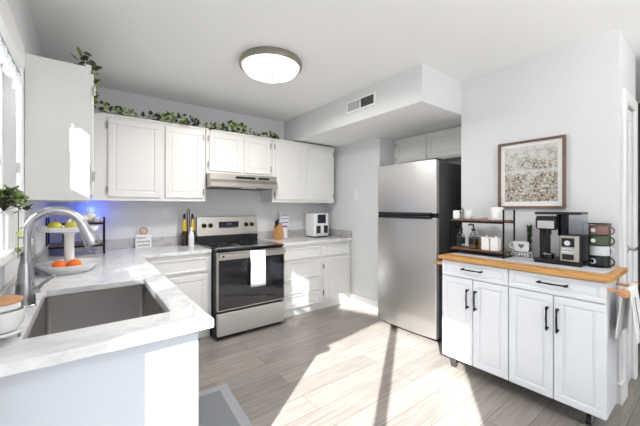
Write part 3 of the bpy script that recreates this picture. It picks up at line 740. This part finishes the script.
# ---------------------------------------------------------------- fridge
fr = thing('refrigerator', 'tall stainless top-freezer fridge with dark grey sides in the alcove', 'refrigerator', (3.03, 2.045, 0))
FY0, FY1 = -.372, .372
obj('body', MB().box(-.30, .40, FY0+.005, FY1-.005, .05, 1.775), M_darkgrey, fr, bevel=.006)
def bowed(z0, z1):
    m = MB(); n = 14; poly = []
    for i in range(n+1):
        t_ = i/n; y = FY0 + (FY1-FY0)*t_; e = 1-(2*t_-1)**2
        poly.append((-.355 - .028*e, y))
    poly += [(-.305, FY1), (-.305, FY0)]
    return m.prism(poly, 'z', z0, z1)
d1 = obj('freezer_door', bowed(1.268, 1.79), M_steel, fr, bevel=.004, smooth=True)
d2 = obj('fridge_door', bowed(.055, 1.225), M_steel, fr, bevel=.004, smooth=True)
obj('door_gap', MB().box(-.34, -.30, FY0+.01, FY1-.01, 1.225, 1.268), M_dark, fr)
obj('handle', MB().prism([(-.335,-.33),(-.335,.33),(-.395,.33),(-.41,.0),(-.395,-.33)], 'z', 1.246, 1.275), M_blackp, d1, bevel=.006)
obj('handle', MB().prism([(-.335,-.33),(-.335,.33),(-.395,.33),(-.41,.0),(-.395,-.33)], 'z', 1.212, 1.24), M_blackp, d2, bevel=.006)
obj('hinge_cap', MB().box(-.34,-.26,FY0+.0,FY0+.05,1.79,1.80), M_blackp, fr, bevel=.002)
obj('toe_grille', MB().box(-.29,-.27,FY0+.02,FY1-.02,0.01,.05), M_black, fr)
for y in (FY0+.05, FY1-.05): obj('foot', MB().cyl((-.25,y,0),(-.25,y,.05),.02,n=12), M_black, fr)

# ---------------------------------------------------------------- vent, ceiling lamp
vn = thing('air_vent', 'white louvred air register on the side of the soffit', 'vent', (SX, 2.25, 2.385))
obj('frame', MB().frame(-.205, .205, -.062, .062, .018, -.012, -.001, 'x').box(-.012,-.002,-.008,.008,-.05,.05), M_vent, vn, bevel=.002)
obj('dark_backing', MB().box(-.004,-.001,-.19,-.008,-.046,.046), M_dark, vn)
m = MB()
for k in range(7): z = -.042+.014*k; m.box(-.009,-.004,-.188,-.008,z,z+.0035)
for k in range(8): y = -.175+.023*k; m.box(-.0075,-.005,y,y+.003,-.045,.045)
obj('louvre', m, M_grey, vn)
m = MB()
for k in range(12): y = .014+.0145*k; m.box(-.010,-.003,y,y+.0115,-.045,.045)
obj('closed_louvre', m, M_vent2, vn)
lm = thing('ceiling_lamp', 'round flush ceiling lamp with a nickel ring and frosted glass bowl', 'lamp', (1.22, 2.27, CEIL))
lm.scale = (1.15, 1.15, 1.15)
obj('ring', MB().lathe([(.14,-.001),(.214,-.001),(.223,-.02),(.220,-.042),(.210,-.047),(.19,-.040),(.14,-.02)], n=48), M_lampm, lm, smooth=True)
obj('glass_bowl', MB().lathe([(.20,-.036),(.198,-.052),(.175,-.080),(.125,-.102),(.06,-.112),(.003,-.114)], n=48), M_lampg, lm, smooth=True)
ld = bpy.data.lights.new('lamp_light', 'AREA'); ld.shape = 'DISK'; ld.size = .34; ld.energy = 21; ld.color = (1, .975, .95)
lo2 = bpy.data.objects.new('lamp_light', ld); COL.objects.link(lo2); lo2.parent = lm; lo2.location = (0, 0, -.118)
obj('finial', MB().lathe([(.002,-.128),(.010,-.124),(.013,-.117),(.02,-.113),(.003,-.112)], n=16), M_lampm, lm, smooth=True)

# ---------------------------------------------------------------- coffee cart
XF = 2.37; CZ = .93
ct = thing('kitchen_cart', 'white rolling kitchen cart with butcher block top and black handles', 'cart', (XF, .92, 0))
def C(m):
    for v in m.v: v -= Vector((XF, .92, 0))
    return m
obj('body', C(MB().box(XF+.018, 2.66, .41, 1.43, .10, .90)), M_cart, ct, bevel=.003)
obj('worktop', C(MB().box(2.345, 2.848, .385, 1.45, .90, CZ)), M_butcher, ct, bevel=.004)
obj('leaf_support', C(MB().prism([(2.66,.9),(2.82,.9),(2.66,.74)], 'y', .62, .64).prism([(2.66,.9),(2.82,.9),(2.66,.74)], 'y', 1.2, 1.22)), M_cart, ct)
def handle(par, y0, z0, y1, z1):
    m = MB(); x = XF-.028; p0 = Vector((x, y0, z0)); p1 = Vector((x, y1, z1))
    d = (p1-p0).normalized(); mid = (p0+p1)/2 + Vector((-.004,0,0))
    m.tube([p0-d*.012, p0, p0+d*.02, mid, p1-d*.02, p1, p1+d*.012], [.004,.0075,.005,.0058,.005,.0075,.004], 8)
    for p in (p0, p1): m.cyl(p, p+Vector((.029,0,0)), .0055, .008, 10)
    return obj('handle', C(m), M_black, par, smooth=True)
def cdoor(name, a, b, z0, z1, rail=.045): return obj(name, C(raised_door(a, b, z0, z1, XF+.018, th=.018, rail=rail, axis='x', sgn=-1)), M_cart, ct, bevel=.004)
d = cdoor('drawer', .925, 1.428, .772, .892, .028); handle(d, 1.245, .842, 1.105, .842)
d = cdoor('drawer', .412, .919, .772, .892, .028); handle(d, .735, .842, .59, .842)
d = cdoor('door', 1.176, 1.428, .105, .765); handle(d, 1.209, .682, 1.209, .552)
d = cdoor('door', .925, 1.171, .105, .765); handle(d, 1.148, .682, 1.148, .552)
d = cdoor('door', .662, .919, .105, .765); handle(d, .690, .682, .690, .552)
d = cdoor('door', .412, .657, .105, .765); handle(d, .636, .682, .636, .552)
for (x, y) in ((2.45,.50),(2.45,1.36),(2.60,.50),(2.60,1.36)):
    c = obj('caster', C(MB().box(x-.022,x+.022,y-.022,y+.022,.094,.10).box(x-.018,x+.018,y-.017,y-.013,.03,.095).box(x-.018,x+.018,y+.013,y+.017,.03,.095)), M_chrome, ct)
    obj('wheel', C(MB().cyl((x,y-.012,.032),(x,y+.012,.032),.032,n=24)), M_rubber, c, smooth=True)
m = MB()
for x in (2.41, 2.645): m.cyl((x, .41, .85), (x, .335, .85), .010, n=14)
m.cyl((2.385, .335, .85), (2.76, .335, .85), .011, n=16); 
obj('towel_bar', C(m), M_peg, ct, smooth=True)
obj('bar_end_knob', C(MB().lathe([(.002,-.018),(.018,-.016),(.024,-.005),(.024,.008),(.012,.014)], M=Matrix.Translation((2.375,.335,.85)) @ Matrix.Rotation(-PI/2,4,'Y'))), M_peg, ct, smooth=True)
m = MB()
for x in (2.41, 2.60): m.cyl((x, 1.43, .85), (x, 1.515, .85), .010, n=14)
m.cyl((2.385, 1.505, .85), (2.64, 1.505, .85), .011, n=16)
obj('towel_bar', C(m), M_peg, ct, smooth=True)
# towel on the cart bar
yb = .335
path = [(yb-.045+.0036*i, .57+.031*i) for i in range(9)] + [(yb-.014,.856),(yb-.007,.863),(yb+.006,.863),(yb+.014,.856)] + [(yb+.018+.0028*i, .84-.03*i) for i in range(10)]
hm_ = thing('hand_towel', 'white towel with a black stripe draped on the cart side rail', 'towel', (2.57, 0, 0))
tb = obj('cloth', drape([(u, z) for u, z in path], .27, amp=.008, axis='x', seed=3), M_cloth, hm_, smooth=True)
s_ = tb.modifiers.new('solid', 'SOLIDIFY'); s_.thickness = .004
o = obj('stripe', drape([(u-.010, z) for u, z in path[:9]], .014, n=3, amp=.0, seed=3), M_letter, hm_, loc=(-.085, 0, 0)); s_ = o.modifiers.new('solid', 'SOLIDIFY'); s_.thickness = .002

# runner on the cart
rn = obj('table_runner', MB().box(2.47, 2.80, .43, 1.40, CZ, CZ+.003), M_greycloth)
tag(rn, 'pale grey cloth runner lying on the butcher block cart top', 'runner')
TZ = CZ+.003
# two-tier wood rack
RK = (2.66, 1.25, TZ); RW, RD, RH = .44, .20, .375
rk = thing('coffee_rack', 'black metal two-tier rack with wooden boards on the coffee cart', 'rack', RK)
# local x depth, y width
for s in (-1, 1):
    y = s*RW/2
    if s < 0: m = MB().box(-RD/2-.005,-RD/2+.005,y-.005,y+.005,0,RH).box(RD/2-.005,RD/2+.005,y-.005,y+.005,0,RH).box(-RD/2,RD/2,y-.005,y+.005,.0,.014)
    else: m = MB().box(-RD/2-.005,-RD/2+.005,y-.005,y+.005,0,.29).box(RD/2-.005,RD/2+.005,y-.005,y+.005,0,.29).box(-RD/2,RD/2,y-.005,y+.005,.0,.014)
    obj('post_frame', m, M_black, rk)
for z in (.028, .275):
    b_ = obj('shelf_board', MB().box(-RD/2+.006,RD/2-.006,-RW/2+.006,RW/2-.006,z,z+.016), M_wood, rk, bevel=.002)
    obj('rail', MB().box(-RD/2-.004,-RD/2+.004,-RW/2,RW/2,z-.010,z+.006).box(RD/2-.004,RD/2+.004,-RW/2,RW/2,z-.01,z+.006), M_black, b_)
def on_rack(dx, dy, top): return (RK[0]+dx, RK[1]+dy, TZ+(.291 if top else .044))
def mug(name, label, loc, m, h=.075, r=.038, rz=0, group=None, handle_dir=-1, band=None):
    t = thing(name, label, 'mug', loc, rz, group)
    obj('cup', MB().lathe([(r*.8,0),(r*.97,.006),(r,.02),(r,h),(r-.004,h),(r-.005,.01),(.005,.006)]), m, t, smooth=True)
    hp = [(0, handle_dir*(r-.003+.026*math.sin(a)), h*.5-.026*math.cos(a)) for a in [PI*i/10 for i in range(11)]]
    obj('handle', MB().tube(hp, .0045, 8), m, t, smooth=True)
    return t
mug('mug', 'white mug at the left end of the rack top board', on_rack(-.03, .185, 1), M_white, rz=.6, group='white mugs on the rack')
mug('mug', 'white mug second from the left on the rack top board', on_rack(-.0, .105, 1), M_white, h=.08, r=.034, rz=PI, group='white mugs on the rack')
o = thing('mug_wire', 'black wire tree between the white mugs on the rack', 'holder', on_rack(-.05, .145, 1))
obj('wire', MB().tube([(0,-.02,0),(0,-.02,.085),(0,-.01,.1),(0,0,.085),(0,0,0)], .0035, 6).tube([(0,-.02,.05),(-.005,.01,.06),(0,.03,.08)], .003, 6), M_black, o)
o = thing('dish', 'low white dish in the middle of the rack top board', 'dish', on_rack(-.02, -.01, 1))
obj('dish_body', MB().lathe([(.035,0),(.055,.02),(.058,.026),(.053,.024),(.03,.007)]), M_white, o, smooth=True)
obj('foot', MB().lathe([(.03,-.0),(.034,.003),(.03,.004)]), M_white, o)
o = thing('canister', 'white lidded canister at the right end of the rack top board', 'canister', on_rack(-.01, -.135, 1))
obj('canister_body', MB().lathe([(.044,0),(.048,.006),(.048,.085)]), M_white, o, smooth=True)
obj('lid', MB().lathe([(.05,.085),(.05,.098),(.042,.104),(.004,.106)]), M_white, o, smooth=True)
for k, dy in enumerate((.155, .045)):
    o = thing('syrup_bottle', ['left clear syrup bottle with black pump on the rack lower board', 'right clear syrup bottle with black pump on the rack lower board'][k], 'bottle', on_rack(-.03, dy, 0), group='syrup pump bottles')
    obj('bottle_body', MB().lathe([(.03,0),(.033,.006),(.033,.11),(.026,.128),(.014,.14),(.014,.15),(.010,.15),(.022,.126),(.030,.108),(.030,.01),(.01,.006)]), M_clear, o, smooth=True)
    obj('black_label', MB().lathe([(.0335,.035),(.034,.036),(.034,.085),(.0335,.086)], n=28), M_blackp, o, smooth=True)
    obj('pump', MB().cyl((0,0,.15),(0,0,.168),.016,n=16).cyl((0,0,.168),(0,0,.205),.006,n=10).tube([(0,0,.2),(-.0,.02,.205),(0,.045,.196)], .006, 8), M_blackp, o, smooth=True)
o = thing('wooden_box', 'small amber wooden crate behind the pump bottles on the rack', 'crate', on_rack(.045, .04, 0))
obj('box_body', MB().box(-.035,.035,-.07,.07,0,.085), M_butcher, o, bevel=.002); obj('rim', MB().frame(-.035,.035,-.07,.07,.006,.085,.09,'z'), M_wood, o)
for k, dy in enumerate((-.065, -.135)):
    o = thing('sugar_jar', ['left white square sugar jar on the rack lower board', 'right white square sugar jar on the rack lower board'][k], 'jar', on_rack(-.035, dy, 0), group='white square jars on the rack')
    obj('jar_body', MB().box(-.03,.03,-.031,.031,0,.095), M_white, o, bevel=.006); obj('lid', MB().box(-.031,.031,-.032,.032,.095,.105).cyl((0,0,.105),(0,0,.12),.009,n=12), M_white, o, bevel=.002)

# text helper: flat mesh lettering facing -x (reads from the room)
def text_mesh(name, body, size, m, parent, loc, bold=.0, depth=.0012, spacing=1.0):
    cu = bpy.data.curves.new(name, 'FONT'); cu.body = body; cu.size = size; cu.extrude = depth; cu.align_x = 'CENTER'; cu.align_y = 'CENTER'; cu.offset = bold; cu.space_character = spacing
    tmp = bpy.data.objects.new(name+'_curve', cu); COL.objects.link(tmp)
    bpy.context.view_layer.update()
    me = bpy.data.meshes.new_from_object(tmp.evaluated_get(bpy.context.evaluated_depsgraph_get()))
    bpy.data.objects.remove(tmp); bpy.data.curves.remove(cu)
    # glyph x -> world -y, glyph y -> world z, normal -> -x
    me.transform(Matrix(((0,0,-1,0),(-1,0,0,0),(0,1,0,0),(0,0,0,1))))
    me.materials.clear(); me.materials.append(m)
    o = bpy.data.objects.new(name, me); COL.objects.link(o); o.parent = parent; o.location = loc
    return o
sg = thing('coffee_sign', 'white COFFEE sign topped by a mug cut-out with a grey heart', 'sign', (2.735, .975, TZ), rz=0)
obj('base_block', MB().box(-.014,.014,-.085,.085,0,.05), M_grey, sg, bevel=.002)
obj('face_plate', MB().frame(-.085,.085,0,.05,.0035,-.0165,-.014,'x'), M_white, sg)
text_mesh('lettering', 'COFFEE', .037, M_white, sg, (-.0155, 0, .0245), .0006, spacing=1.02)
mg = obj('mug_cutout', MB().prism([(-.052,.05),(.042,.05),(.05,.062),(.05,.125),(-.058,.125),(-.058,.062)], 'x', -.006, .006), M_white, sg, bevel=.003)
obj('handle', MB().tube([(0, .046+.034*math.sin(a), .088+.024*math.cos(a)) for a in [PI*i/12 for i in range(13)]], .006, 8), M_white, mg, smooth=True)
hp = []
for i in range(32):
    a = 2*PI*i/32; hx_ = 16*math.sin(a)**3; hz_ = 13*math.cos(a)-5*math.cos(2*a)-2*math.cos(3*a)-math.cos(4*a)
    hp.append((-.006+hx_*.0013, .090+hz_*.0013))
obj('heart', MB().prism(hp, 'x', -.0085, -.006), M_grey, mg)
# slim glass vase with dark sprig
vz = thing('bud_vase', 'slim clear vase with a dark sprig between sign and coffee maker', 'vase', (2.80, .935, TZ))
obj('vase_glass', MB().lathe([(.016,0),(.018,.004),(.017,.10),(.015,.10),(.014,.006),(.002,.004)], n=18), M_clear, vz, smooth=True)
m = MB(); rs = random.Random(5)
for k in range(120):
    a = rs.uniform(0,2*PI); z = rs.uniform(.095,.235); leaf(m, (.004*math.cos(a),.004*math.sin(a),z), (math.cos(a),math.sin(a),1.6), (0,0,1), .03, .012)
obj('sprig', m, M_leaf, vz); obj('stem', MB().cyl((0,0,.005),(0,0,.2),.002,n=6), M_stem, vz)

# coffee maker, front to -x
cm = thing('coffee_maker', 'black and stainless single-serve coffee maker with a clear water tank', 'coffee maker', (2.675, .70, TZ))
obj('base', MB().box(-.095,.11,-.135,.135,0,.03), M_blackp, cm, bevel=.006)
obj('brew_column', MB().box(.0,.09,.085,.13,.03,.30), M_blackp, cm, bevel=.004)
bh = obj('brew_head', MB().box(-.08,.10,.0,.135,.235,.335), M_blackp, cm, bevel=.02, seg=3)
obj('head_plate', MB().box(-.084,-.078,.018,.118,.245,.30), M_steel, bh, bevel=.004)
obj('lid', MB().box(-.085,.105,-.13,.137,.345,.362), M_blackp, cm, bevel=.008)
obj('lid_band', MB().box(-.079,.1,.005,.13,.333,.346), M_chrome, cm)
pn = obj('control_column', MB().box(-.09,.10,-.13,-.015,.03,.205), M_blackp, cm, bevel=.004)
obj('front_plate', MB().box(-.094,-.089,-.122,-.02,.032,.203), M_steelh, pn, bevel=.003)
obj('dial', MB().cyl((-.094,-.062,.155),(-.108,-.062,.155),.019,.017,n=20), M_chrome, pn, smooth=True)
obj('dial_plate', MB().box(-.0955,-.0935,-.098,-.027,.128,.188), M_blackp, pn, bevel=.001)
m = MB()
for z in (.108, .088): m.box(-.098,-.094,-.095,-.03,z,z+.012)
obj('buttons', m, M_chrome, pn, bevel=.001)
obj('keypad', MB().box(-.0965,-.0935,-.095,-.03,.042,.078), M_blackp, pn, bevel=.001)
obj('water_tank', MB().box(-.075,.10,-.128,-.02,.21,.345), M_smoke, cm, bevel=.008)
obj('tank_frame', MB().box(-.082,-.076,-.02,-.008,.2,.345).box(-.082,.1,-.02,-.004,.2,.345), M_blackp, cm)
obj('nozzle', MB().cyl((-.02,.062,.235),(-.02,.062,.20),.012,n=14), M_blackp, cm)
obj('cup_plate', MB().lathe([(.04,.03),(.042,.036),(.036,.04),(.03,.038)], (-.03,.06,.03)), M_chrome, cm, smooth=True)
obj('cup_pedestal', MB().cyl((-.03,.06,.028),(-.03,.06,.062),.03,.028), M_blackp, cm)
obj('frother_arm', MB().tube([(-.02,.10,.235),(-.03,.105,.19),(-.03,.10,.16)], .005, 8), M_blackp, cm)

# mug rack stack
mr = thing('mug_rack', 'black wire rack holding a column of four mugs by the door', 'rack', (2.72, .505, TZ))
m = MB()
m.lathe([(.056,0),(.06,.003),(.06,.007),(.056,.004)], n=28)
for a in (.3, 2.3, 5.3): m.cyl((.059*math.cos(a),.059*math.sin(a),0),(.059*math.cos(a),.059*math.sin(a),.285),.003,n=6)
m.tube([(.059*math.cos(a),.059*math.sin(a),.285) for a in [2*PI*i/24 for i in range(24)]], .003, 6, closed=True)
obj('wire_frame', m, M_black, mr)
for k, (mm, lab) in enumerate(((M_mugb,'black mug with a pale crescent, lowest of the four'),(M_mugw,'pale grey mug, second from the bottom of the stack'),(M_green,'sage green mug, third from the bottom of the stack'),(M_pink,'dusty pink mug, topmost of the stack'))):
    mu_ = mug('mug', lab, (2.72, .505, TZ+.006+.068*k), mm, h=.066, r=.054, rz=-.15, group='stacked mugs in the wire rack')
    if k == 0: obj('crescent_print', MB().prism([(.015+.018*math.cos(a), .034+.018*math.sin(a)) for a in [.6+ (2*PI-1.2)*i/14 for i in range(15)]] + [(.020+.013*math.cos(a), .034+.013*math.sin(a)) for a in [2*PI-.9-(2*PI-1.8)*i/12 for i in range(13)]], 'x', -.0545, -.048), M_mugw, mu_)
    if k in (2, 3): obj('round_print', MB().cyl((-.048,.012,.034),(-.0545,.012,.034),.013,n=18), M_mugw if k == 3 else M_white, mu_)

# framed art
art = thing('framed_picture', 'walnut framed floral field print on the wall above the coffee cart', 'picture', (XC, .952, 1.595))
AW, AH = .235, .275
obj('frame', MB().frame(-AW, AW, -AH, AH, .018, -.034, -.001, 'x'), M_frame, art, bevel=.002)
obj('picture_mat', MB().box(-.014,-.002,-AW+.015,AW-.015,-AH+.015,AH-.015), M_white, art)
def art_mat():
    m, N, L, B = nt('meadow_print')
    tc = N.new('ShaderNodeTexCoord'); sp = N.new('ShaderNodeSeparateXYZ'); L.new(tc.outputs['Object'], sp.inputs[0])
    v = N.new('ShaderNodeTexVoronoi'); v.inputs['Scale'].default_value = 75; L.new(tc.outputs['Object'], v.inputs['Vector'])
    n2 = N.new('ShaderNodeTexNoise'); n2.inputs['Scale'].default_value = 55; n2.inputs['Detail'].default_value = 5; L.new(tc.outputs['Object'], n2.inputs['Vector'])
    r = N.new('ShaderNodeValToRGB'); e = r.color_ramp.elements
    e[0].position = .33; e[0].color = (.07,.06,.05,1); e[1].position = .64; e[1].color = (.66,.62,.58,1)
    x = e.new(.45); x.color = (.30,.20,.17,1); x = e.new(.54); x.color = (.36,.36,.27,1)
    L.new(n2.outputs[0], r.inputs[0])
    n3 = N.new('ShaderNodeTexNoise'); n3.inputs['Scale'].default_value = 14; n3.inputs['Detail'].default_value = 3; L.new(tc.outputs['Object'], n3.inputs['Vector'])
    # bushes below, pale path band, thin trees fading into the sky
    zr = N.new('ShaderNodeMapRange'); zr.inputs[1].default_value = -.22; zr.inputs[2].default_value = .23; L.new(sp.outputs[2], zr.inputs[0])
    dr2 = N.new('ShaderNodeValToRGB'); q = dr2.color_ramp.elements; q[0].position = 0; q[0].color = (0, 0, 0, 1); q[1].position = 1; q[1].color = (1, 1, 1, 1)
    for p_, c_ in ((.42, .12), (.50, .55), (.525, .95), (.56, .95), (.59, .35), (.75, .55), (.9, .9)):
        k_ = q.new(p_); k_.color = (c_, c_, c_, 1)
    L.new(zr.outputs[0], dr2.inputs[0])
    s3 = N.new('ShaderNodeMapRange'); s3.inputs[1].default_value = .35; s3.inputs[2].default_value = .65; s3.inputs[3].default_value = -.4; s3.inputs[4].default_value = .4; L.new(n3.outputs[0], s3.inputs[0])
    ad = N.new('ShaderNodeMath'); ad.operation = 'ADD'; ad.use_clamp = True; L.new(dr2.outputs[0], ad.inputs[0]); L.new(s3.outputs[0], ad.inputs[1])
    mx = N.new('ShaderNodeMix'); mx.data_type = 'RGBA'; L.new(ad.outputs[0], mx.inputs[0]); L.new(r.outputs[0], mx.inputs[6]); mx.inputs[7].default_value = (.60,.60,.58,1)
    L.new(mx.outputs[2], B.inputs['Base Color']); B.inputs['Roughness'].default_value = .8
    return m
obj('print', MB().box(-.016,-.0135,-AW+.05,AW-.05,-AH+.055,AH-.045), art_mat(), art)

# floor mat
fm = thing('floor_mat', 'grey kitchen mat with a paler border lying beside the sink cabinet', 'mat', (.585, 1.62, 0), rz=-.06)
obj('mat_body', MB().box(-.215,.215,-.66,.66,0,.008), M_mat1, fm, bevel=.003)
obj('mat_center', MB().box(-.15,.15,-.595,.595,.008,.0095), M_mat2, fm)
